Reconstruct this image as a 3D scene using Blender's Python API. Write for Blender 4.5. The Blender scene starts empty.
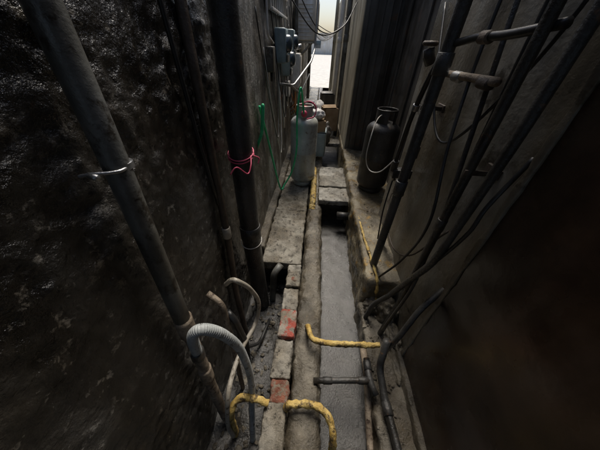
import bpy, bmesh, math, random
from mathutils import Vector, Matrix, noise
random.seed(7)
S=bpy.context.scene
COL=S.collection
# ---------------------------------------------------------------- materials
def mat(name,c1,c2,scale=4.0,rough=(0.4,0.8),bump=0.3,bscale=60.0,metal=0.0,c3=None,c3amt=0.62,c3scale=25.0,streak=0.0,detail=5.0,spec=0.5,bdist=0.01,coat=0.0,big=0.0,wet=0.0):
    m=bpy.data.materials.new(name); m.use_nodes=True
    nt=m.node_tree; N=nt.nodes; L=nt.links
    b=N['Principled BSDF']
    geo=N.new('ShaderNodeNewGeometry')
    n1=N.new('ShaderNodeTexNoise'); n1.inputs['Scale'].default_value=scale; n1.inputs['Detail'].default_value=detail; n1.inputs['Roughness'].default_value=0.65
    L.new(geo.outputs['Position'],n1.inputs['Vector'])
    r1=N.new('ShaderNodeValToRGB'); r1.color_ramp.elements[0].position=0.36; r1.color_ramp.elements[1].position=0.66
    r1.color_ramp.elements[0].color=(*c1,1); r1.color_ramp.elements[1].color=(*c2,1)
    L.new(n1.outputs['Fac'],r1.inputs['Fac'])
    col=r1.outputs['Color']
    if c3:
        n3=N.new('ShaderNodeTexNoise'); n3.inputs['Scale'].default_value=c3scale; n3.inputs['Detail'].default_value=6; n3.inputs['Roughness'].default_value=0.7
        L.new(geo.outputs['Position'],n3.inputs['Vector'])
        r3=N.new('ShaderNodeValToRGB'); r3.color_ramp.elements[0].position=c3amt-0.04; r3.color_ramp.elements[1].position=c3amt+0.05
        L.new(n3.outputs['Fac'],r3.inputs['Fac'])
        mx=N.new('ShaderNodeMixRGB'); L.new(r3.outputs['Color'],mx.inputs['Fac']); L.new(col,mx.inputs['Color1']); mx.inputs['Color2'].default_value=(*c3,1)
        col=mx.outputs['Color']
    def mult(vec_scale,nscale,p0,p1,v):
        nonlocal col
        mp=N.new('ShaderNodeMapping'); mp.inputs['Scale'].default_value=vec_scale
        L.new(geo.outputs['Position'],mp.inputs['Vector'])
        n4=N.new('ShaderNodeTexNoise'); n4.inputs['Scale'].default_value=nscale; n4.inputs['Detail'].default_value=4
        L.new(mp.outputs['Vector'],n4.inputs['Vector'])
        r4=N.new('ShaderNodeValToRGB'); r4.color_ramp.elements[0].position=p0; r4.color_ramp.elements[1].position=p1
        r4.color_ramp.elements[0].color=(v,v*0.92,v*0.80,1); r4.color_ramp.elements[1].color=(1,1,1,1)
        L.new(n4.outputs['Fac'],r4.inputs['Fac'])
        mm=N.new('ShaderNodeMixRGB'); mm.blend_type='MULTIPLY'; mm.inputs['Fac'].default_value=1
        L.new(col,mm.inputs['Color1']); L.new(r4.outputs['Color'],mm.inputs['Color2']); col=mm.outputs['Color']
        return r4.outputs['Color']
    if streak>0: mult((5,5,0.6),1.6,0.38,0.62,1-streak)
    wetmask=None
    if big>0: wetmask=mult((1,1,1),2.6,0.42,0.58,1-big)
    L.new(col,b.inputs['Base Color'])
    nr=N.new('ShaderNodeTexNoise'); nr.inputs['Scale'].default_value=scale*2.3; nr.inputs['Detail'].default_value=3
    L.new(geo.outputs['Position'],nr.inputs['Vector'])
    mr=N.new('ShaderNodeMapRange'); mr.inputs['From Min'].default_value=0.35; mr.inputs['From Max'].default_value=0.65
    mr.inputs['To Min'].default_value=rough[0]; mr.inputs['To Max'].default_value=rough[1]
    L.new(nr.outputs['Fac'],mr.inputs['Value'])
    rout=mr.outputs['Result']
    if wetmask is not None and wet>0:   # damp patches are darker and glossier
        mw=N.new('ShaderNodeMapRange'); mw.inputs['From Min'].default_value=1-big; mw.inputs['From Max'].default_value=1.0
        mw.inputs['To Min'].default_value=1-wet; mw.inputs['To Max'].default_value=1.0
        L.new(wetmask,mw.inputs['Value'])
        ml=N.new('ShaderNodeMath'); ml.operation='MULTIPLY'; L.new(rout,ml.inputs[0]); L.new(mw.outputs['Result'],ml.inputs[1]); rout=ml.outputs[0]
    L.new(rout,b.inputs['Roughness'])
    nb=N.new('ShaderNodeTexNoise'); nb.inputs['Scale'].default_value=bscale; nb.inputs['Detail'].default_value=5; nb.inputs['Roughness'].default_value=0.65
    L.new(geo.outputs['Position'],nb.inputs['Vector'])
    bp=N.new('ShaderNodeBump'); bp.inputs['Strength'].default_value=bump; bp.inputs['Distance'].default_value=bdist
    L.new(nb.outputs['Fac'],bp.inputs['Height']); L.new(bp.outputs['Normal'],b.inputs['Normal'])
    b.inputs['Metallic'].default_value=metal
    b.inputs['Specular IOR Level'].default_value=spec
    b.inputs['Coat Weight'].default_value=coat
    return m
M={}
M['sootwall']=mat('soot_plaster',(0.020,0.0195,0.0185),(0.105,0.102,0.096),3.5,(0.18,0.46),0.9,34,c3=(0.32,0.315,0.30),c3amt=0.62,c3scale=22,streak=0.4,bdist=0.013,spec=0.8,big=0.45,wet=0.4)
M['greyplaster']=mat('grey_plaster',(0.11,0.108,0.10),(0.29,0.285,0.265),5,(0.35,0.75),0.8,60,c3=(0.50,0.49,0.46),c3amt=0.60,c3scale=34,streak=0.55,big=0.4)
M['rightwall']=mat('dirty_concrete_wall',(0.17,0.163,0.14),(0.31,0.30,0.265),1.8,(0.28,0.6),0.3,50,c3=(0.05,0.042,0.03),c3amt=0.60,c3scale=4.0,streak=0.35,big=0.3,wet=0.35)
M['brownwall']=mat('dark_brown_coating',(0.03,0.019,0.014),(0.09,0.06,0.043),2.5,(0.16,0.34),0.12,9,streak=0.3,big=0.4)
M['cream']=mat('cream_plaster',(0.45,0.42,0.32),(0.64,0.60,0.48),3,(0.6,0.9),0.3,40,streak=0.45)
M['gate']=mat('dark_metal_sheet',(0.055,0.05,0.044),(0.125,0.115,0.10),3,(0.3,0.6),0.2,40,c3=(0.14,0.08,0.048),c3amt=0.62,c3scale=7,streak=0.5)
M['slab']=mat('wet_slab_concrete',(0.15,0.138,0.11),(0.39,0.365,0.31),7,(0.25,0.6),0.9,90,c3=(0.05,0.042,0.03),c3amt=0.57,c3scale=24,big=0.5,wet=0.65)
M['block']=mat('cement_block',(0.17,0.16,0.135),(0.48,0.46,0.41),9,(0.3,0.7),1.0,70,c3=(0.045,0.038,0.028),c3amt=0.58,c3scale=22,big=0.45,wet=0.6)
M['curb']=mat('curb_cement',(0.075,0.066,0.05),(0.25,0.225,0.18),6,(0.2,0.5),1.0,60,c3=(0.27,0.20,0.10),c3amt=0.67,c3scale=9,big=0.5,wet=0.65)
M['ledge']=mat('ledge_concrete',(0.14,0.12,0.085),(0.36,0.31,0.21),6,(0.25,0.6),0.9,60,c3=(0.40,0.25,0.07),c3amt=0.60,c3scale=10,big=0.5,wet=0.55)
M['brick']=mat('red_brick',(0.16,0.05,0.032),(0.36,0.14,0.09),14,(0.5,0.9),1.0,80,c3=(0.24,0.21,0.175),c3amt=0.53,c3scale=26,big=0.3)
M['redpaint']=mat('faded_red_paint',(0.38,0.36,0.32),(0.22,0.20,0.17),9,(0.4,0.8),1.0,80,c3=(0.40,0.08,0.055),c3amt=0.51,c3scale=17,big=0.3)
M['water']=mat('dirty_water',(0.012,0.012,0.011),(0.045,0.044,0.040),7,(0.07,0.24),0.75,95,bdist=0.006,spec=0.75,big=0.3,wet=0.3)
M['ground']=mat('ground_asphalt',(0.03,0.029,0.026),(0.07,0.068,0.062),6,(0.3,0.7),0.8,60)
M['palepave']=mat('pale_concrete_paving',(0.36,0.35,0.33),(0.48,0.47,0.44),3,(0.6,0.9),0.4,40)
M['mud']=mat('black_mud',(0.010,0.010,0.009),(0.04,0.036,0.03),8,(0.10,0.35),1.0,40,spec=0.8)
M['greypvc']=mat('grey_pvc',(0.10,0.105,0.103),(0.22,0.228,0.222),5,(0.28,0.5),0.2,80,c3=(0.05,0.045,0.038),c3amt=0.58,c3scale=16,streak=0.5,big=0.4)
M['rustpvc']=mat('stained_pipe',(0.12,0.09,0.062),(0.38,0.31,0.235),12,(0.5,0.8),0.6,90,c3=(0.05,0.03,0.02),c3amt=0.58,c3scale=30)
M['blackpipe']=mat('black_iron_pipe',(0.022,0.022,0.022),(0.075,0.074,0.071),6,(0.2,0.45),0.4,90,c3=(0.14,0.085,0.05),c3amt=0.64,c3scale=20,streak=0.4)
M['brownpipe']=mat('brown_pipe',(0.06,0.046,0.036),(0.17,0.135,0.108),9,(0.35,0.65),0.4,90,streak=0.4)
M['rubber']=mat('black_rubber',(0.012,0.012,0.012),(0.035,0.035,0.035),8,(0.3,0.5),0.1,90)
M['palehose']=mat('pale_hose',(0.28,0.25,0.2),(0.48,0.45,0.39),15,(0.35,0.6),0.2,90,c3=(0.1,0.08,0.05),c3amt=0.58,c3scale=30)
M['greyhose']=mat('grey_corrugated_hose',(0.30,0.32,0.32),(0.47,0.49,0.49),15,(0.35,0.6),0.2,90,c3=(0.1,0.1,0.09),c3amt=0.60,c3scale=30)
M['yellow']=mat('yellow_wrapped_pipe',(0.42,0.27,0.06),(0.72,0.54,0.20),14,(0.35,0.65),1.0,60,c3=(0.09,0.06,0.03),c3amt=0.54,c3scale=20)
M['green']=mat('green_hose',(0.02,0.42,0.17),(0.07,0.64,0.30),10,(0.25,0.45),0.05,60)
M['pink']=mat('pink_strap',(0.55,0.07,0.14),(0.7,0.12,0.2),10,(0.4,0.6),0.1,60)
M['white']=mat('white_plastic',(0.54,0.54,0.53),(0.78,0.78,0.77),8,(0.35,0.6),0.1,60,streak=0.2)
M['lpg']=mat('silver_painted_steel',(0.38,0.42,0.44),(0.56,0.61,0.62),6,(0.22,0.42),0.2,60,c3=(0.19,0.135,0.09),c3amt=0.62,c3scale=13,streak=0.25,metal=0.1)
M['lpgdark']=mat('dark_painted_steel',(0.022,0.022,0.022),(0.06,0.058,0.054),6,(0.3,0.55),0.3,70,c3=(0.11,0.075,0.05),c3amt=0.62,c3scale=16,streak=0.3)
M['steel']=mat('galvanised_steel',(0.28,0.29,0.3),(0.5,0.5,0.5),12,(0.3,0.5),0.2,90,metal=0.8)
M['brass']=mat('brass',(0.35,0.24,0.08),(0.5,0.36,0.14),12,(0.3,0.5),0.1,90,metal=0.8)
M['copper']=mat('copper',(0.35,0.16,0.08),(0.5,0.26,0.14),12,(0.3,0.5),0.1,90,metal=0.8)
M['red']=mat('red_plastic',(0.45,0.03,0.02),(0.6,0.06,0.04),12,(0.3,0.5),0.1,90)
M['bluegrey']=mat('bluegrey_meter_casing',(0.22,0.30,0.34),(0.33,0.43,0.47),8,(0.3,0.5),0.1,60,streak=0.3)
M['card']=mat('cardboard',(0.3,0.2,0.11),(0.42,0.3,0.18),6,(0.7,0.9),0.2,60,big=0.4)
M['rag']=mat('white_bag',(0.5,0.48,0.45),(0.7,0.68,0.66),6,(0.4,0.7),0.5,30)
M['facade']=mat('pale_facade',(0.68,0.65,0.62),(0.79,0.77,0.75),1.5,(0.6,0.9),0.2,30,streak=0.1)
M['glass']=mat('window_glass',(0.03,0.04,0.05),(0.06,0.08,0.09),2,(0.05,0.15),0.02,10)
# ---------------------------------------------------------------- helpers
def link(o,parent=None):
    COL.objects.link(o)
    if parent: o.parent=parent
    return o
def empty(name,loc=(0,0,0)):
    e=bpy.data.objects.new(name,None); e.empty_display_size=0.1; COL.objects.link(e); return e
def mesh(name,verts,faces,m,parent=None,smooth=True):
    me=bpy.data.meshes.new(name); me.from_pydata([tuple(v) for v in verts],[],faces); me.update()
    me.materials.append(M[m])
    if smooth:
        for p in me.polygons: p.use_smooth=True
    return link(bpy.data.objects.new(name,me),parent)
def catmull(pts,n=8):
    P=[Vector(p) for p in pts]
    if len(P)<3: return [P[0].lerp(P[1],i/n) for i in range(n+1)]
    Q=[P[0]*2-P[1]]+P+[P[-1]*2-P[-2]]
    out=[]
    for i in range(1,len(Q)-2):
        a,b,c,d=Q[i-1:i+3]
        for k in range(n):
            t=k/n
            out.append(0.5*((2*b)+(c-a)*t+(2*a-5*b+4*c-d)*t*t+(3*b-a-3*c+d)*t*t*t))
    out.append(P[-1]); return out
def poly(pts,rad=0.04,n=5,step=0.08):
    P=[Vector(p) for p in pts]; out=[P[0]]
    for i in range(1,len(P)-1):
        a=(P[i-1]-P[i]); b=(P[i+1]-P[i]); r=min(rad,a.length*0.45,b.length*0.45)
        s=P[i]+a.normalized()*r; e=P[i]+b.normalized()*r
        for k in range(n+1):
            t=k/n; out.append(s.lerp(P[i],t).lerp(P[i].lerp(e,t),t))
    out.append(P[-1])
    res=[out[0]]
    for a,b in zip(out,out[1:]):
        k=max(1,int((b-a).length/step))
        for j in range(1,k+1): res.append(a.lerp(b,j/k))
    return res
def tubemesh(name,path,r,m,parent=None,seg=16,rfun=None,namp=0.0,nsc=20):
    V=[];F=[]
    t=(path[1]-path[0]).normalized()
    u=t.orthogonal().normalized(); n=len(path)
    for i,p in enumerate(path):
        t2=(path[min(i+1,n-1)]-path[max(i-1,0)])
        if t2.length<1e-9: t2=t
        t2.normalize()
        q=t.rotation_difference(t2); u=q@u; u=(u-t2*u.dot(t2)).normalized(); t=t2; w=t.cross(u)
        rr=r if rfun is None else rfun(i)
        for k in range(seg):
            a=2*math.pi*k/seg; d=u*math.cos(a)+w*math.sin(a)
            q2=p+d*rr
            if namp: q2=q2+d*namp*noise.noise(q2*nsc)
            V.append(q2)
    for i in range(n-1):
        for k in range(seg):
            k2=(k+1)%seg
            F.append((i*seg+k,i*seg+k2,(i+1)*seg+k2,(i+1)*seg+k))
    F.append(tuple(range(seg-1,-1,-1))); F.append(tuple((n-1)*seg+k for k in range(seg)))
    return mesh(name,V,F,m,parent)
def pipe(name,pts,r,m,parent=None,rad=0.05,joints=(),jr=1.25,jm=None,namp=0.0,seg=18,step=0.08,nsc=20):
    root=parent
    if root is None: root=empty(name); nm='tube'
    else: nm=name
    tubemesh(nm,poly(pts,rad,step=step),r,m,root,seg,namp=namp,nsc=nsc)
    for k,(p,d,l) in enumerate(joints):
        p=Vector(p); d=Vector(d).normalized()
        tubemesh('coupling_%d'%(k+1),[p-d*l/2,p-d*l*0.48+d*0,p,p+d*l*0.48,p+d*l/2],r*jr,jm or m,root,seg,rfun=lambda i:r*jr*(0.94 if i in(0,4) else 1))
    return root
def hose(name,pts,r,m,parent=None,n=12,seg=10,rfun=None):
    return tubemesh(name,catmull(pts,n),r,m,parent,seg,rfun=rfun)
def rbox(name,x0,x1,y0,y1,z0,z1,m,parent=None,r=0.01,res=0.04,amp=0.0,nsc=12,rot=None,smooth=True):
    bm=bmesh.new()
    lo=Vector((x0,y0,z0)); hi=Vector((x1,y1,z1)); D=hi-lo
    r=min(r,min(D)*0.45)
    ax=[]
    for i in range(3):
        k=max(1,int((D[i]-2*r)/res)); 
        c=[lo[i],lo[i]+r*0.4]+[lo[i]+r+(D[i]-2*r)*j/k for j in range(k+1)]+[hi[i]-r*0.4,hi[i]]
        ax.append(c)
    cache={}
    def vert(i,j,k):
        key=(i,j,k)
        if key in cache: return cache[key]
        p=Vector((ax[0][i],ax[1][j],ax[2][k]))
        c=Vector([min(max(p[a],lo[a]+r),hi[a]-r) for a in range(3)])
        d=p-c
        dn=d.normalized()
        q=c+dn*r
        if amp:
            q+=dn*amp*(noise.noise(q*nsc)+0.5*noise.noise(q*nsc*2.7)+0.3*noise.noise(q*nsc*7))
        cache[key]=bm.verts.new(q); return cache[key]
    nx,ny,nz=len(ax[0])-1,len(ax[1])-1,len(ax[2])-1
    for i in range(nx):
        for j in range(ny):
            bm.faces.new((vert(i,j,0),vert(i,j+1,0),vert(i+1,j+1,0),vert(i+1,j,0)))
            bm.faces.new((vert(i,j,nz),vert(i+1,j,nz),vert(i+1,j+1,nz),vert(i,j+1,nz)))
    for i in range(nx):
        for k in range(nz):
            bm.faces.new((vert(i,0,k),vert(i+1,0,k),vert(i+1,0,k+1),vert(i,0,k+1)))
            bm.faces.new((vert(i,ny,k),vert(i,ny,k+1),vert(i+1,ny,k+1),vert(i+1,ny,k)))
    for j in range(ny):
        for k in range(nz):
            bm.faces.new((vert(0,j,k),vert(0,j,k+1),vert(0,j+1,k+1),vert(0,j+1,k)))
            bm.faces.new((vert(nx,j,k),vert(nx,j+1,k),vert(nx,j+1,k+1),vert(nx,j,k+1)))
    me=bpy.data.meshes.new(name); bm.to_mesh(me); bm.free(); me.materials.append(M[m])
    if smooth:
        for p in me.polygons: p.use_smooth=True
    o=link(bpy.data.objects.new(name,me),parent)
    if rot:
        c=(lo+hi)/2
        me.transform(Matrix.Translation(c)@rot@Matrix.Translation(-c))
    return o
def lathe(name,prof,c,m,parent=None,seg=40,a0=0,a1=2*math.pi):
    V=[];F=[];full=abs(a1-a0-2*math.pi)<1e-6; n=seg if full else seg+1
    for (r,z) in prof:
        for k in range(n):
            a=a0+(a1-a0)*k/seg; V.append((c[0]+r*math.cos(a),c[1]+r*math.sin(a),c[2]+z))
    for i in range(len(prof)-1):
        for k in range(seg):
            k2=(k+1)%n if full else k+1
            F.append((i*n+k,i*n+k2,(i+1)*n+k2,(i+1)*n+k))
    return mesh(name,V,F,m,parent)
def wallgrid(name,x,y0,y1,z0,z1,m,parent,res,amp,side=1,nsc=6,fine=0.3):
    ny=int((y1-y0)/res); nz=int((z1-z0)/res); V=[];F=[]
    for j in range(nz+1):
        for i in range(ny+1):
            y=y0+(y1-y0)*i/ny; z=z0+(z1-z0)*j/nz; p=Vector((x*3,y,z))
            mask=0.5+0.75*max(0,min(1,0.5+1.6*noise.noise(p*1.9+Vector((5,0,0)))))
            a=noise.noise(p*nsc*0.4)*1.0+mask*(noise.noise(p*nsc)*0.6+fine*noise.noise(p*nsc*3.1)+fine*0.8*abs(noise.noise(p*nsc*6.3)))
            V.append((x+side*amp*a,y,z))
    for j in range(nz):
        for i in range(ny):
            a=j*(ny+1)+i; F.append((a,a+1,a+ny+2,a+ny+1) if side>0 else (a,a+ny+1,a+ny+2,a+1))
    return mesh(name,V,F,m,parent)
def clamp(name,c,axis,r,m,parent,w=0.018,th=0.004):
    c=Vector(c); ax=Vector(axis).normalized()
    tubemesh(name,[c-ax*w/2,c-ax*w/2.2,c+ax*w/2.2,c+ax*w/2],r+th,m,parent,20)
def blob(name,c,s,m,amp=0.25,parent=None,sub=4):
    bm=bmesh.new(); bmesh.ops.create_icosphere(bm,subdivisions=sub,radius=1)
    for v in bm.verts:
        d=1+amp*noise.noise(v.co*2.3+Vector(c)*3)+amp*0.4*noise.noise(v.co*5+Vector(c))
        v.co=Vector((v.co.x*s[0]*d,v.co.y*s[1]*d,max(v.co.z,-0.7)*s[2]*d))+Vector(c)
    me=bpy.data.meshes.new(name); bm.to_mesh(me); bm.free(); me.materials.append(M[m])
    for p_ in me.polygons: p_.use_smooth=True
    return link(bpy.data.objects.new(name,me),parent)
# ---------------------------------------------------------------- ground
g=mesh('ground',[(-150,-150,-0.42),(150,-150,-0.42),(150,300,-0.42),(-150,300,-0.42)],[(0,1,2,3)],'ground',smooth=False)
def sheet(name,x0,x1,y0,y1,z,m,res=0.03,amp=0.004,nsc=14,parent=None):
    nx=max(2,int((x1-x0)/res)); ny=int((y1-y0)/res); V=[];F=[]
    for j in range(ny+1):
        for i in range(nx+1):
            p=Vector((x0+(x1-x0)*i/nx,y0+(y1-y0)*j/ny,z)); p.z+=amp*(noise.noise(p*nsc)+0.5*noise.noise(p*nsc*2.3)); V.append(p)
    for j in range(ny):
        for i in range(nx):
            a=j*(nx+1)+i; F.append((a,a+1,a+nx+2,a+nx+1))
    return mesh(name,V,F,m,parent)
sheet('water',0.08,0.46,-2.0,12,-0.25,'water',0.02,0.004,14)
sheet('mud',-0.56,-0.12,-2.0,1.5,-0.35,'mud',0.02,0.03,9)
k=empty('cement_block_wall')
segs=[(-1.6,-1.2),(-1.2,-0.7),(-0.7,-0.3),(-0.3,0.05),(0.055,0.36),(0.475,0.70),(0.705,0.905),(0.91,1.10),(1.105,1.33)]
for i,(a,b) in enumerate(segs):
    dx=random.uniform(-.008,.008); dz=random.uniform(-.02,.008)
    rbox('block_%d'%i,-0.165+dx,-0.052+dx*0.5,a,b,-0.42,0.0+dz,'redpaint' if i==6 else 'block',k,0.012,0.010,0.010,22)
rbox('brick_block',-0.158,-0.055,0.36,0.47,-0.42,-0.015,'brick',k,0.012,0.010,0.011,24)
rbox('red_brick_chip_2',-0.13,-0.07,1.15,1.20,-0.03,0.010,'brick',k,0.012,0.012,0.01,30)
def casing():
    V=[];F=[];ny=700;na=20
    for j in range(ny+1):
        yy=-2+14*(j/ny)**1.6
        wob=0.012*noise.noise(Vector((0,yy*1.7,3)))
        xl=-0.048; xr=0.125+wob; hc=(xl+xr)/2; hw=(xr-xl)/2
        for i in range(na+1):
            a=math.pi*i/na
            ca,sa=math.cos(a),math.sin(a)
            X=hc-hw*math.copysign(abs(ca)**0.6,ca); Zt=-0.10+0.095*abs(sa)**0.7
            p=Vector((X,yy,Zt)); d=0.014*noise.noise(p*9)+0.011*noise.noise(p*24)+0.008*noise.noise(p*50)
            p.z+=d*1.1; p.x+=d*(-1 if ca>0 else 1)*0.6
            if i==0 or i==na: p.z=-0.42
            V.append(p)
    for j in range(ny):
        for i in range(na):
            a=j*(na+1)+i; F.append((a,a+1,a+na+2,a+na+1))
    return mesh('drain_kerb',V,F,'curb')
casing()
k=empty('concrete_walkway')
sl=[(1.34,2.16,0.0),(2.17,3.02,-0.008),(3.03,3.9,0.0),(3.91,4.8,-0.01),(4.81,6.2,0),(6.21,8,-0.01),(8.01,12,0)]
for i,(a,b,z) in enumerate(sl):
    rbox('slab_%d'%(i+1),-0.405,-0.058 if i else -0.060,a,b,-0.085+z,z,'slab',k,0.010,0.016 if i<2 else 0.1,0.010,16)
rbox('bearing',-0.54,-0.06,1.42,12,-0.42,-0.09,'mud',k,0.005,0.2)
rbox('wall_foot',-0.56,-0.41,1.5,12,-0.09,0.03,'curb',k,0.02,0.06,0.012,9)
k=empty('drain_cover')
for i,(a,b,z) in enumerate([(2.30,2.62,0.07),(2.63,2.93,0.085),(2.94,3.25,0.07),(4.3,4.7,0.07),(5.4,5.9,0.08),(6.6,7.4,0.07),(8,9.5,0.07)]):
    rbox('cover_%d'%(i+1),0.075,0.445,a,b,z-0.065,z,'slab' if i%2 else 'block',k,0.012,0.025,0.012,16)
k=empty('concrete_ledge')
rbox('ledge_far',0.43,0.95,1.06,3.72,-0.42,0.20,'ledge',k,0.03,0.02,0.022,8)
rbox('ledge_near',0.425,0.75,-1.6,1.055,-0.42,-0.06,'curb',k,0.02,0.02,0.022,10)
rbox('ledge_beyond',0.435,0.62,3.725,12,-0.42,0.16,'ledge',k,0.02,0.08,0.012,7)
for q,(c,s) in enumerate([((0.52,1.02,-0.06),(0.08,0.06,0.09)),((0.61,0.98,-0.06),(0.08,0.09,0.14)),((0.62,0.82,-0.07),(0.05,0.12,0.05)),((0.60,0.60,-0.08),(0.05,0.12,0.05))]):
    blob('mortar_lump_%d'%q,c,s,'curb',0.28,k,5)
# ---------------------------------------------------------------- buildings
WH=2.6
lb=empty('tenement_building')
wallgrid('wall_face',-0.50,-0.6,1.62,-0.42,2.2,'sootwall',lb,0.009,0.014,1,8,0.6)
wallgrid('wall_face_upper',-0.50,-3.4,1.62,2.2,WH,'sootwall',lb,0.05,0.010,1,7,0.3)
wallgrid('wall_face_back',-0.50,-3.4,-0.6,-0.42,2.2,'sootwall',lb,0.05,0.010,1,7,0.3)
wallgrid('wall_face_far',-0.49,1.62,12,-0.42,WH,'greyplaster',lb,0.03,0.008,1,6,0.6)
rbox('wall_body',-3.5,-0.53,-3.4,12,-0.42,WH,'greyplaster',lb,0.01,2)
rbox('wall_edge_pilaster',-0.53,-0.478,1.60,1.66,-0.42,WH,'greyplaster',lb,0.008,0.03,0.008,12)
rbox('parapet',-3.55,-0.49,-3.45,12.05,WH+0.003,WH+0.10,'greyplaster',lb,0.01,2)
rb=empty('concrete_building')
wallgrid('wall_face',0.665,0.68,1.9,-0.42,2.55,'rightwall',rb,0.02,0.004,-1,4,0.3)
rbox('wall_body_near',0.675,3.5,0.69,1.9,-0.42,WH,'rightwall',rb,0.006,0.5)
rbox('wall_recess',0.90,3.5,1.901,3.7,-0.42,WH,'gate',rb,0.006,0.5)
rbox('wall_beyond',0.455,3.5,3.701,12,-0.42,WH,'cream',rb,0.012,0.25,0.003)
rbox('gate_panel_front',0.462,0.90,3.672,3.698,0.2,WH-0.1,'gate',rb,0.004,0.3)
for i in range(5):
    rbox('gate_rib_%d'%i,0.50+0.085*i,0.515+0.085*i,3.655,3.671,0.25,WH-0.2,'gate',rb,0.003,0.5)
for i in range(3):
    rbox('recess_rib_%d'%i,0.880,0.899,2.1+0.6*i,2.13+0.6*i,0.21,WH-0.2,'gate',rb,0.003,0.5)
rbox('parapet',0.66,3.55,0.60,12.05,WH+0.003,WH+0.10,'rightwall',rb,0.01,2)
nb=empty('brown_outhouse')
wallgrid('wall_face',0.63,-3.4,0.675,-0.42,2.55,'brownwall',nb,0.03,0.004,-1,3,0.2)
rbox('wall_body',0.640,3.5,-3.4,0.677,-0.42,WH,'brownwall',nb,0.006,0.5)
rbox('corner_trim',0.622,0.655,0.655,0.682,-0.05,WH,'rightwall',nb,0.005,0.03,0.006,14)
rbox('base_mortar',0.60,0.66,-1.0,0.69,-0.10,0.0,'curb',nb,0.015,0.03,0.012,12)
cn=empty('added_shade_canopy')  # unseen corrugated sheet added above and behind the camera to darken the foreground
V=[];F=[];n=72
for i in range(n+1):
    x=-0.9+1.9*i/n; z=0.014*math.sin(i*1.3)
    V+= [(x,-3.4,2.98+z),(x,-0.15,2.90+z)]
for i in range(n): F.append((2*i,2*i+2,2*i+3,2*i+1))
mesh('shade_sheet',V,F,'gate',cn)
for yy in(-3.0,-1.6,-0.24): rbox('shade_batten',-0.9,1.0,yy,yy+0.04,2.858,2.88,'brownpipe',cn,0.004,0.5)
fb=empty('low_pale_building')
rbox('facade',-14,14,60,70,-0.42,3.2,'facade',fb,0.02,3)
rbox('roof_slab',-14.3,14.3,59.7,70.3,3.205,3.4,'white',fb,0.02,3)
for i in range(-3,4):
    x=i*4.2+3.2
    rbox('window_frame_%d'%i,x-.6,x+.6,59.93,59.998,0.9,2.2,'white',fb,0.01,1)
    rbox('window_pane_%d'%i,x-.54,x+.54,59.91,59.928,.96,2.14,'glass',fb,0.002,1)
sheet('pavement',-30,30,12.3,59.5,-0.05,'palepave',1.0,0.0)
# ---------------------------------------------------------------- left wall pipes
p=empty('grey_conduit')
tubemesh('upper_tube',poly([(-0.455,0.55,2.6),(-0.455,0.49,1.9),(-0.45,0.46,1.3),(-0.445,0.405,0.66)],0.1,step=0.1),0.028,'greypvc',p,22)
tubemesh('lower_tube',poly([(-0.445,0.405,0.62),(-0.44,0.37,0.2),(-0.43,0.33,-0.25),(-0.40,0.31,-0.40)],0.05,step=0.02),0.025,'rustpvc',p,22,namp=0.004,nsc=35)
tubemesh('socket',[Vector((-0.445,0.411,0.70)),Vector((-0.445,0.409,0.68)),Vector((-0.445,0.405,0.62)),Vector((-0.444,0.403,0.60))],0.032,'rustpvc',p,22)
tubemesh('socket_2',[Vector((-0.441,0.38,0.32)),Vector((-0.441,0.378,0.30)),Vector((-0.44,0.372,0.24)),Vector((-0.44,0.37,0.22))],0.030,'rustpvc',p,22)
clamp('clamp_band',(-0.452,0.465,1.27),(0,0.05,1),0.028,'steel',p,0.014,0.003)
hose('clamp_strap',[(-0.49,0.40,1.27),(-0.462,0.405,1.275),(-0.44,0.42,1.272),(-0.425,0.44,1.27),(-0.43,0.47,1.27)],0.004,'steel',p)
tubemesh('clamp_bolt',[Vector((-0.47,0.405,1.272)),Vector((-0.445,0.395,1.272))],0.007,'steel',p,6)
pipe('brown_drain_pipe',[(-0.475,1.04,2.6),(-0.472,1.0,1.6),(-0.466,0.945,0.63),(-0.462,0.88,0.18),(-0.45,0.86,-0.38)],0.019,'brownpipe',joints=[((-0.466,0.945,0.66),(0,0.03,1),0.07)],jm='palehose')
pipe('downpipe',[(-0.40,1.24,2.65),(-0.40,1.20,1.6),(-0.40,1.15,0.4),(-0.38,1.14,-0.40)],0.062,'blackpipe',joints=[((-0.40,1.155,0.50),(0,0.04,1),0.10),((-0.40,1.22,2.1),(0,0.03,1),0.10)],jr=1.1,seg=28)
pipe('thin_wall_pipe',[(-0.475,1.42,2.6),(-0.475,1.38,1.0),(-0.47,1.33,-0.1)],0.014,'brownpipe')
pipe('thin_wall_pipe',[(-0.475,0.80,2.6),(-0.475,0.86,1.9),(-0.475,0.90,1.2),(-0.475,0.94,0.85)],0.008,'rubber')
s=empty('pink_strap')
for z in(1.02,1.035):
    hose('loop_%d'%int(z*1000),[(-0.40+0.068*math.cos(a),1.175+0.068*math.sin(a),z+0.02*math.sin(a)) for a in [2*math.pi*t/14 for t in range(15)]],0.0035,'pink',s,4,6)
hose('tail_a',[(-0.34,1.15,1.03),(-0.33,1.10,1.0),(-0.34,1.06,0.97),(-0.37,1.0,1.03),(-0.40,0.98,1.0)],0.0035,'pink',s,6,6)
hose('tail_b',[(-0.335,1.16,1.03),(-0.31,1.2,1.0),(-0.315,1.19,0.97)],0.0035,'pink',s,6,6)
s=empty('white_cable_tie')
hose('loop',[(-0.40+0.070*math.cos(a),1.15+0.070*math.sin(a),0.42+0.015*math.sin(a)) for a in [2*math.pi*t/14 for t in range(15)]],0.0028,'white',s,4,6)
s=empty('pale_drain_hose')
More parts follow.
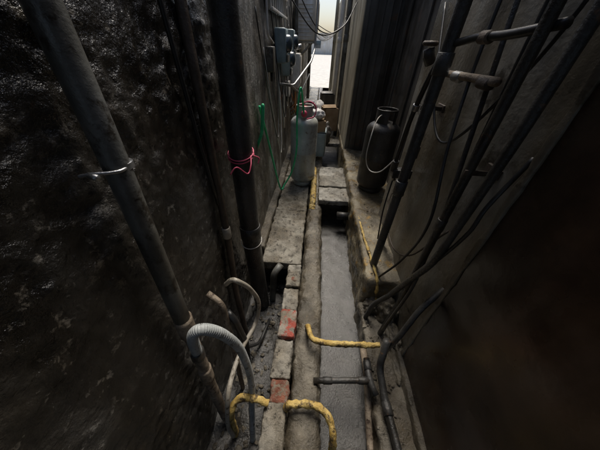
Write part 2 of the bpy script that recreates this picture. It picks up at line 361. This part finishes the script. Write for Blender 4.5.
hose('tube',[(-0.40,0.68,0.55),(-0.36,0.67,0.60),(-0.325,0.665,0.60),(-0.29,0.71,0.48),(-0.275,0.76,0.28),(-0.30,0.72,0.12),(-0.33,0.55,0.16),(-0.345,0.42,0.16),(-0.345,0.32,0.12),(-0.36,0.26,-0.1),(-0.36,0.25,-0.3)],0.012,'palehose',s,10,14)
s=empty('corrugated_hose')
path=catmull([(-0.37,0.325,0.62),(-0.34,0.315,0.78),(-0.30,0.325,0.81),(-0.265,0.36,0.70),(-0.25,0.40,0.48),(-0.245,0.40,0.15),(-0.25,0.33,-0.1),(-0.25,0.25,-0.34)],34)
tubemesh('tube',path,0.02,'greyhose',s,14,rfun=lambda i:0.0145 if i%3==0 else 0.018)
clamp('end_cuff',(-0.37,0.325,0.62),(0.1,0,1),0.020,'blackpipe',s,0.05)
s=empty('pipe_stub')
tubemesh('elbow',poly([(-0.30,1.20,-0.38),(-0.27,1.20,0.02),(-0.22,1.27,0.06)],0.05),0.028,'greypvc',s,18)
pipe('black_drain_hose',[(-0.40,0.62,0.40),(-0.36,0.60,0.36),(-0.33,0.60,0.1),(-0.32,0.5,-0.3)],0.018,'rubber')
pipe('brown_drain_pipe',[(-0.47,0.62,0.55),(-0.40,0.60,0.50),(-0.39,0.56,0.1),(-0.38,0.5,-0.34)],0.015,'rustpvc')
pipe('black_drain_hose',[(-0.49,0.65,0.0),(-0.38,0.68,-0.15),(-0.32,0.78,-0.29),(-0.29,1.0,-0.34)],0.012,'rubber')
def yel(name,pts,r):
    s=empty(name); path=poly(pts,0.06,step=0.008)
    tubemesh('tube',path,r,'yellow',s,20,rfun=lambda i:r*(1+0.05*math.sin(i*1.3)+0.05*math.sin(i*0.37)),namp=0.006,nsc=46); return s
yel('yellow_gas_pipe',[(-0.36,0.27,-0.36),(-0.345,0.29,0.0),(-0.32,0.345,0.055),(-0.24,0.355,0.05),(-0.155,0.345,0.02)],0.018)
yel('yellow_gas_pipe',[(-0.06,0.34,-0.02),(-0.045,0.345,0.045),(0.09,0.355,0.05),(0.165,0.315,0.035),(0.185,0.24,0.0),(0.19,0.16,-0.20)],0.018)
yel('yellow_gas_pipe',[(0.03,0.80,-0.02),(0.035,0.74,0.085),(0.055,0.665,0.08),(0.16,0.655,0.075),(0.47,0.67,0.08)],0.017)
yel('yellow_gas_pipe',[(0.005,2.22,-0.03),(0.01,2.34,0.045),(0.005,3.06,0.05),(0.0,3.3,0.0)],0.036)
# ---------------------------------------------------------------- right wall pipes
pipe('iron_riser_pipe',[(0.52,1.22,2.65),(0.51,1.22,1.5),(0.50,1.22,0.0),(0.49,1.20,-0.12)],0.027,'blackpipe',joints=[((0.505,1.22,0.86),(0,0,1),0.09),((0.51,1.22,1.45),(0,0,1),0.08)])
pipe('iron_riser_pipe',[(0.575,0.84,2.65),(0.57,0.83,1.5),(0.56,0.82,0.35),(0.53,0.82,-0.15)],0.017,'blackpipe',joints=[((0.565,0.828,0.9),(0,0,1),0.06)])
pipe('iron_riser_pipe',[(0.595,0.70,2.65),(0.58,0.72,1.3),(0.56,0.74,0.75),(0.53,0.92,0.22),(0.47,0.94,0.10),(0.44,0.93,-0.2)],0.016,'blackpipe',rad=0.08)
pipe('iron_riser_pipe',[(0.60,1.42,2.65),(0.60,1.42,1.5),(0.60,1.45,0.22)],0.026,'brownpipe',joints=[((0.60,1.43,1.0),(0,0,1),0.07)])
pipe('thin_conduit',[(0.61,1.10,2.65),(0.60,1.06,1.65),(0.58,0.86,0.95),(0.56,0.78,0.50),(0.50,0.76,0.1)],0.009,'blackpipe',rad=0.1)
pipe('thin_conduit',[(0.635,0.98,2.65),(0.63,0.95,1.5),(0.62,0.9,0.7),(0.60,0.9,-0.05)],0.010,'rubber')
v=empty('gas_valve_assembly')
pipe('cross_pipe',[(0.575,1.45,1.41),(0.575,0.92,1.42)],0.014,'rustpvc',v)
for i,(yy) in enumerate((1.40,1.19,0.98)):
    tubemesh('fitting_%d'%i,[Vector((0.575,yy-0.03,1.41)),Vector((0.575,yy-.025,1.41)),Vector((0.575,yy+.025,1.41)),Vector((0.575,yy+.03,1.41))],0.020,'steel' if i==1 else 'brownpipe',v,8)
tubemesh('valve_body',[Vector((0.55,1.46,1.44)),Vector((0.53,1.46,1.47)),Vector((0.52,1.46,1.50))],0.026,'blackpipe',v,12)
lathe('hand_wheel',[(0.012,0.0),(0.030,0.0),(0.037,0.006),(0.037,0.014),(0.030,0.02),(0.012,0.02),(0.0,0.022)],(0.52,1.46,1.51),'brownpipe',v,20)
hose('elbow_pipe',[(0.60,0.80,1.56),(0.56,0.95,1.54),(0.53,1.12,1.53),(0.52,1.28,1.48),(0.52,1.40,1.25),(0.53,1.47,1.0),(0.54,1.50,0.84),(0.58,1.55,0.75)],0.013,'rubber',v,12,14)
clamp('valve_nut',(0.535,1.49,0.88),(0,0.15,-1),0.018,'blackpipe',v,0.07)
clamp('valve_nut_2',(0.545,1.04,1.535),(0,1,0),0.015,'brownpipe',v,0.05)
clamp('valve_nut_3',(0.521,1.40,1.25),(0,0.3,-1),0.015,'steel',v,0.03)
rbox('valve_bracket',0.53,0.655,1.46,1.52,0.80,0.86,'blackpipe',v,0.006,0.03,0.003)
c=empty('hanging_cable')
hose('cable',[(0.66,0.72,1.25),(0.60,0.70,1.08),(0.59,0.70,0.95),(0.58,0.78,0.68),(0.57,0.92,0.30),(0.50,1.02,-0.02)],0.0075,'rubber',c)
c=empty('hanging_cable')
hose('cable',[(0.64,1.2,2.2),(0.60,1.15,1.6),(0.55,1.0,1.2),(0.56,0.9,0.85),(0.57,1.0,0.5),(0.52,1.1,0.2)],0.007,'rubber',c)
c=empty('hanging_cable')
hose('cable',[(0.655,1.8,1.7),(0.60,1.4,1.3),(0.60,1.15,1.15),(0.62,0.95,1.35),(0.63,0.80,1.7),(0.64,0.75,2.4)],0.006,'rubber',c)
c=empty('hanging_cable')
hose('cable',[(0.65,1.65,0.75),(0.58,1.5,0.55),(0.56,1.2,0.45),(0.58,0.98,0.55),(0.63,0.85,0.85)],0.005,'brownpipe',c)
c=empty('hanging_cable')
hose('cable',[(0.65,1.75,1.1),(0.60,1.62,0.8),(0.57,1.55,0.5),(0.58,1.5,0.22)],0.006,'rubber',c)
for (yy,zz) in [(0.84,1.15),(1.42,1.25)]:
    e=empty('pipe_bracket')
    rbox('strap',0.545,0.672,yy-0.028,yy-0.022,zz-0.010,zz+0.010,'brownpipe',e,0.002,0.05)
    rbox('plate',0.655,0.672,yy-0.04,yy+0.04,zz-0.018,zz+0.018,'brownpipe',e,0.003,0.05)
j=empty('drain_junction_pipe')
pipe('cross_tube',[(0.08,0.475,0.0),(0.41,0.505,0.0)],0.016,'blackpipe',j,joints=[((0.16,0.482,0.0),(1,0.09,0),0.05),((0.36,0.50,0),(1,0.09,0),0.05)])
pipe('down_tube_a',[(0.46,0.62,0.25),(0.455,0.56,0.05),(0.47,0.42,0.0),(0.50,0.20,-0.02),(0.50,-0.2,-0.04)],0.020,'blackpipe',j,joints=[((0.475,0.38,-0.002),(0.1,-1,0),0.06)])
pipe('down_tube_b',[(0.40,0.72,-0.05),(0.41,0.55,-0.08),(0.41,0.30,-0.2),(0.41,-0.3,-0.22)],0.020,'rustpvc',j)
pipe('stub_tube',[(0.40,0.62,0.0),(0.40,0.505,0.0),(0.43,0.44,-0.02)],0.019,'blackpipe',j,joints=[((0.40,0.58,0),(0,1,0),0.05)])
pipe('upper_tube',[(0.66,0.72,0.60),(0.56,0.66,0.50),(0.50,0.61,0.30),(0.48,0.62,0.12)],0.014,'blackpipe',j)
pipe('iron_drain_pipe',[(0.44,2.18,-0.05),(0.30,2.18,-0.05)],0.045,'blackpipe')
pipe('yellow_conduit',[(0.52,1.0,0.03),(0.50,1.08,0.215),(0.47,1.5,0.212),(0.46,1.9,0.19)],0.009,'yellow',namp=0.010,nsc=40,step=0.02)
# ---------------------------------------------------------------- LPG cylinders
def lpg(name,c,R,H,m,yaw=0):
    e=empty(name)
    prof=[(R*0.70,0.0),(R*0.78,0.0),(R*0.78,0.035),(R*0.72,0.05)]
    lathe('foot_ring',prof,c,m,e)
    b=[(0.0,0.03)]
    for t in range(9):
        a=math.pi/2*t/8; b.append((R*math.sin(a)**0.8,0.03+R*0.5*(1-math.cos(a))))
    mid=0.03+R*0.5; top=H-R*0.55
    b+=[(R,mid+(top-mid)*0.48),(R*1.012,mid+(top-mid)*0.49),(R*1.012,mid+(top-mid)*0.51),(R,mid+(top-mid)*0.52),(R,top)]
    for t in range(1,9):
        a=math.pi/2*t/8; b.append((R*math.cos(a)**0.8 if t<8 else 0.0,top+R*0.55*math.sin(a)))
    lathe('body',b,c,m,e,48)
    lathe('valve_neck',[(0.0,0),(0.028,0.0),(0.028,0.03),(0.018,0.035),(0.018,0.075),(0.0,0.075)],(c[0],c[1],c[2]+H-0.01),'brass',e,14)
    lathe('valve_wheel',[(0.0,0.0),(0.03,0.0),(0.034,0.008),(0.03,0.016),(0,0.018)],(c[0],c[1],c[2]+H+0.075),'red' if m=='lpg' else 'blackpipe',e,14)
    cr=R*0.6
    pr=[(cr,-0.035),(cr,0.09),(cr-0.002,0.098),(cr-0.006,0.098),(cr-0.008,0.09),(cr-0.008,-0.035)]
    lathe('guard_collar',pr,(c[0],c[1],c[2]+H),m,e,30,yaw,yaw+math.pi*0.8)
    lathe('guard_collar_rear',pr,(c[0],c[1],c[2]+H),m,e,30,yaw+math.pi*1.0,yaw+math.pi*1.8)
    path=[Vector((c[0]+(cr-0.004)*math.cos(a),c[1]+(cr-0.004)*math.sin(a),c[2]+H+0.10)) for a in [2*math.pi*t/32 for t in range(33)]]
    tubemesh('collar_rim',path,0.007,m,e,8)
    return e
e=lpg('gas_cylinder',(-0.155,2.86,0.0),0.162,0.86,'lpg',yaw=0.4)
tubemesh('regulator_body',[Vector((-0.155,2.80,0.90)),Vector((-0.155,2.75,0.90)),Vector((-0.155,2.71,0.90))],0.032,'pink',e,16)
hose('regulator_strap',[(-0.20,2.72,0.99),(-0.10,2.69,1.03),(-0.03,2.70,0.98),(-0.04,2.68,0.89),(-0.12,2.67,0.86)],0.007,'pink',e)
h=empty('green_gas_hose')
hose('tube',[(-0.155,2.72,0.90),(-0.19,2.62,1.16),(-0.22,2.60,0.9),(-0.22,2.60,0.55),(-0.27,2.60,0.28),(-0.36,2.58,0.10),(-0.40,2.45,0.12),(-0.46,2.20,0.75),(-0.475,2.0,1.1)],0.010,'green',h,12,10)
h=empty('green_gas_hose')
hose('tube',[(-0.47,2.0,0.92),(-0.43,1.92,1.12),(-0.43,1.90,1.06),(-0.45,1.90,0.92),(-0.50,1.9,0.80)],0.013,'green',h,12,10)
e=lpg('gas_cylinder.001',(0.655,2.42,0.2),0.162,0.74,'lpgdark',yaw=2.2)
h=empty('white_gas_hose')
hose('tube',[(0.64,2.40,1.02),(0.55,2.30,0.98),(0.50,2.20,0.85),(0.49,2.17,0.66),(0.54,2.14,0.55),(0.60,2.0,0.6),(0.66,1.9,0.75)],0.005,'white',h,12,10)
# ---------------------------------------------------------------- left wall far equipment
def meter(name,y,z):
    e=empty(name)
    rbox('casing',-0.475,-0.36,y,y+0.20,z,z+0.28,'bluegrey',e,0.02,0.05)
    o=lathe('dial_glass',[(0.075,0.0),(0.072,0.03),(0.05,0.05),(0.0,0.056)],(0,0,0),'glass',e,24)
    o.data.transform(Matrix.Translation((-0.36,y+0.10,z+0.16))@Matrix.Rotation(math.pi/2,4,'Y'))
    rbox('terminal_cover',-0.36,-0.345,y+0.02,y+0.18,z+0.01,z+0.07,'greypvc',e,0.004,0.05)
    tubemesh('riser',[Vector((-0.45,y+0.1,z-0.6)),Vector((-0.45,y+0.1,z))],0.012,'white',e,10)
meter('electricity_meter',2.80,1.34); meter('electricity_meter',3.15,1.20); meter('electricity_meter',3.55,1.36)
wh=empty('water_heater')
rbox('casing',-0.475,-0.31,3.95,4.22,0.98,1.40,'white',wh,0.02,0.05)
rbox('front_panel',-0.308,-0.30,3.98,4.19,1.03,1.37,'white',wh,0.003,0.1)
tubemesh('flue',poly([(-0.40,4.08,1.40),(-0.40,4.08,1.46),(-0.30,4.08,1.48)],0.04),0.03,'steel',wh,16)
for q,(yy,mm) in enumerate([(4.0,'copper'),(4.08,'copper'),(4.16,'brass')]):
    tubemesh('feed_pipe_%d'%q,poly([(-0.38,yy,0.98),(-0.38,yy,0.75-q*0.07),(-0.46,yy,0.70-q*0.07)],0.04),0.010,mm,wh,10)
w=empty('window_grille')
y0,y1,z0,z1=2.5,3.4,1.72,2.45
for i in range(9):
    yy=y0+(y1-y0)*i/8; rbox('bar_%d'%i,-0.445,-0.433,yy-.007,yy+.007,z0,z1,'white',w,0.003,0.5)
for i in range(6):
    zz=z0+(z1-z0)*i/5; rbox('rail_%d'%i,-0.432,-0.418,y0-.02,y1+.02,zz-.010,zz+.010,'white',w,0.003,0.5)
rbox('pane',-0.482,-0.47,y0,y1,z0,z1,'glass',w,0.002,1)
def ac(name,y,z):
    e=empty(name)
    rbox('casing',-0.47,-0.14,y,y+0.80,z,z+0.50,'white',e,0.02,0.1)
    for kk in range(6):
        r=0.05+0.032*kk
        path=[Vector((-0.132,y+0.32+r*math.cos(a),z+0.25+r*math.sin(a))) for a in [2*math.pi*t/28 for t in range(29)]]
        tubemesh('fan_ring_%d'%kk,path,0.004,'gate',e,6)
    for kk in range(9):
        rbox('fin_%d'%kk,-0.42,-0.19,y-0.008,y-0.001,z+0.05+kk*0.046,z+0.063+kk*0.046,'white',e,0.002,1)
    for yy in(y+0.1,y+0.65):
        rbox('bracket_arm_%d'%int(yy*10),-0.485,-0.14,yy,yy+0.03,z-0.035,z-0.002,'steel',e,0.003,0.5)
        tubemesh('bracket_brace_%d'%int(yy*10),[Vector((-0.48,yy+.015,z-0.3)),Vector((-0.2,yy+.015,z-0.03))],0.010,'steel',e,8)
ac('air_conditioner_unit',4.7,1.55); ac('air_conditioner_unit',6.4,1.75)
e=empty('junction_box')
rbox('casing',-0.475,-0.40,3.42,3.55,0.95,1.12,'white',e,0.01,0.05)
tubemesh('gland',[Vector((-0.44,3.48,0.88)),Vector((-0.44,3.48,0.95))],0.012,'rubber',e,10)
e=empty('junction_box')
rbox('casing',-0.475,-0.41,2.35,2.47,1.30,1.48,'greypvc',e,0.01,0.05)
tubemesh('gland',[Vector((-0.44,2.41,1.23)),Vector((-0.44,2.41,1.30))],0.012,'rubber',e,10)
pipe('steel_water_pipe',[(-0.46,3.3,1.10),(-0.34,3.4,1.08),(-0.16,4.1,1.30),(-0.12,4.4,1.45),(-0.10,4.5,2.6)],0.016,'steel')
pipe('steel_water_pipe',[(-0.46,3.0,1.14),(-0.35,3.1,1.12),(-0.30,4.0,0.9),(-0.30,7,0.9)],0.016,'greypvc')
pipe('copper_pipe',[(-0.465,3.0,0.98),(-0.465,3.9,1.02),(-0.40,4.0,0.8)],0.009,'copper')
pipe('white_conduit',[(-0.465,2.45,2.6),(-0.465,2.45,1.55),(-0.465,2.7,1.50)],0.010,'white')
pipe('white_conduit',[(-0.455,3.45,2.6),(-0.455,3.45,1.2)],0.012,'white')
for i,(x,y,r,m) in enumerate([(-0.42,4.5,0.03,'greypvc'),(-0.40,5.6,0.05,'white'),(-0.42,6.1,0.04,'blackpipe'),(0.38,5.0,0.04,'greypvc'),(0.38,6.8,0.05,'white'),(-0.38,8.5,0.05,'greypvc'),(0.36,9.5,0.05,'cream')]):
    pipe('downpipe',[(x,y,2.6),(x,y,0.4),(x,y-0.05,0.02)],r,m,joints=[((x,y,1.6),(0,0,1),0.1)],jr=1.12)
for i in range(9):
    c=empty('overhead_cable'); yy=3.2+i*0.9
    hose('cable',[(-0.48,yy,2.0+0.2*(i%2)),(-0.1,yy+0.6,1.62+0.08*(i%3)),(0.25,yy+1.0,1.7),(0.45,yy+1.4,2.0)],random.choice([0.004,0.006,0.008]),'rubber',c)
for i in range(18):
    c=empty('wall_cable'); y0=2.1+i*0.2; z0=1.1+random.uniform(-.2,.5)
    hose('cable',[(-0.478,y0,z0+0.5),(-0.44,y0+0.1,z0),(-0.40,y0+0.3,z0-0.3-random.random()*0.3),(-0.43,y0+0.55,z0-0.1),(-0.475,y0+0.7,z0+0.4)],random.choice([0.003,0.005]),random.choice(['rubber','greypvc','white','rubber']),c)
def carton(name,x,y,z,sx,sy,sz,a,m='card'):
    e=empty(name); R=Matrix.Rotation(a,4,'Z')
    rbox('body',x-sx/2,x+sx/2,y-sy/2,y+sy/2,z,z+sz,m,e,0.006,0.06,0.006,8,rot=R)
    for s_ in(-1,1):
        rbox('flap_%d'%s_,x-sx/2,x+sx/2,y+s_*sy*0.28-sy*0.21,y+s_*sy*0.28+sy*0.21,z+sz+0.004,z+sz+0.010,m,e,0.002,0.2,rot=R@Matrix.Rotation(0.2*s_,4,'X'))
carton('cardboard_box',-0.03,3.75,0.45,0.24,0.3,0.16,0.3)
carton('cardboard_box',-0.22,3.85,0.02,0.28,0.3,0.42,0.1,'card')
carton('plastic_crate',0.02,3.75,0.08,0.26,0.28,0.36,-0.1,'bluegrey')
carton('cardboard_box',0.22,4.9,0.16,0.26,0.3,0.40,0.3)
carton('plastic_crate',-0.25,5.6,0.02,0.3,0.4,0.5,0.0,'gate')
carton('plastic_crate',0.20,6.8,0.07,0.3,0.4,0.45,0.2,'gate')
blob('rubbish_bag',(-0.02,3.72,0.68),(0.12,0.12,0.08),'rag')
blob('rubbish_bag.001',(0.10,4.3,0.25),(0.16,0.2,0.2),'gate')
blob('rubbish_bag.002',(0.0,6.0,0.22),(0.18,0.25,0.26),'rag')
bm=bmesh.new()
def peb(x,y,z,s):
    r=bmesh.ops.create_icosphere(bm,subdivisions=1,radius=s)
    sc=Vector((random.uniform(.6,1.5),random.uniform(.6,1.5),random.uniform(.4,.8)))
    for v in r['verts']:
        v.co=Vector((v.co.x*sc.x,v.co.y*sc.y,v.co.z*sc.z))*(1+0.3*random.uniform(-1,1))+Vector((x,y,z))
for _ in range(70): peb(random.uniform(-.39,-.07),random.uniform(1.4,4),0.003,random.uniform(.002,.006))
for _ in range(70): peb(random.uniform(.46,.62),random.uniform(1.1,3.4),0.204,random.uniform(.002,.008))
for _ in range(50): peb(random.uniform(.02,.08),random.uniform(0.1,3),0.002,random.uniform(.002,.005))
for _ in range(160): peb(random.uniform(-.48,-.18),random.uniform(0.0,1.35),-0.345,random.uniform(.004,.02))
for _ in range(90): peb(random.uniform(.43,.60),random.uniform(0.1,1.0),-0.055,random.uniform(.003,.012))
me=bpy.data.meshes.new('debris'); bm.to_mesh(me); bm.free(); me.materials.append(M['curb']); link(bpy.data.objects.new('debris',me))
# ---------------------------------------------------------------- light
el=math.radians(60); az=math.radians(6)
w=bpy.data.worlds.new('World'); S.world=w; w.use_nodes=True
nt=w.node_tree; bg=nt.nodes['Background']
sky=nt.nodes.new('ShaderNodeTexSky'); sky.sky_type='NISHITA'; sky.sun_disc=False; sky.sun_elevation=el; sky.sun_rotation=az; sky.dust_density=3.0
nt.links.new(sky.outputs[0],bg.inputs['Color']); bg.inputs['Strength'].default_value=0.15
sd=Vector((math.sin(az)*math.cos(el),math.cos(az)*math.cos(el),math.sin(el)))
L=bpy.data.lights.new('sun','SUN'); L.energy=5.0; L.angle=math.radians(38); L.color=(1,0.93,0.82)
lo=bpy.data.objects.new('sun',L); COL.objects.link(lo); lo.rotation_euler=sd.to_track_quat('Z','Y').to_euler(); lo.location=(0,5,10)
# ---------------------------------------------------------------- camera
Y=Vector((0.0789,0.6177,-0.7824)).normalized(); Z=Vector((0.0272,0.7847,0.6191)); X=Y.cross(Z).normalized(); Z=X.cross(Y)
cd=bpy.data.cameras.new('camera'); cd.sensor_width=36; cd.lens=13.68; cd.clip_start=0.02; cd.clip_end=600
co=bpy.data.objects.new('camera',cd); COL.objects.link(co)
co.matrix_world=Matrix.Translation((0,0,1.5))@Matrix((X,Y,Z)).to_4x4()
S.camera=co
S.view_settings.view_transform='Standard'; S.view_settings.look='None'; S.view_settings.exposure=0
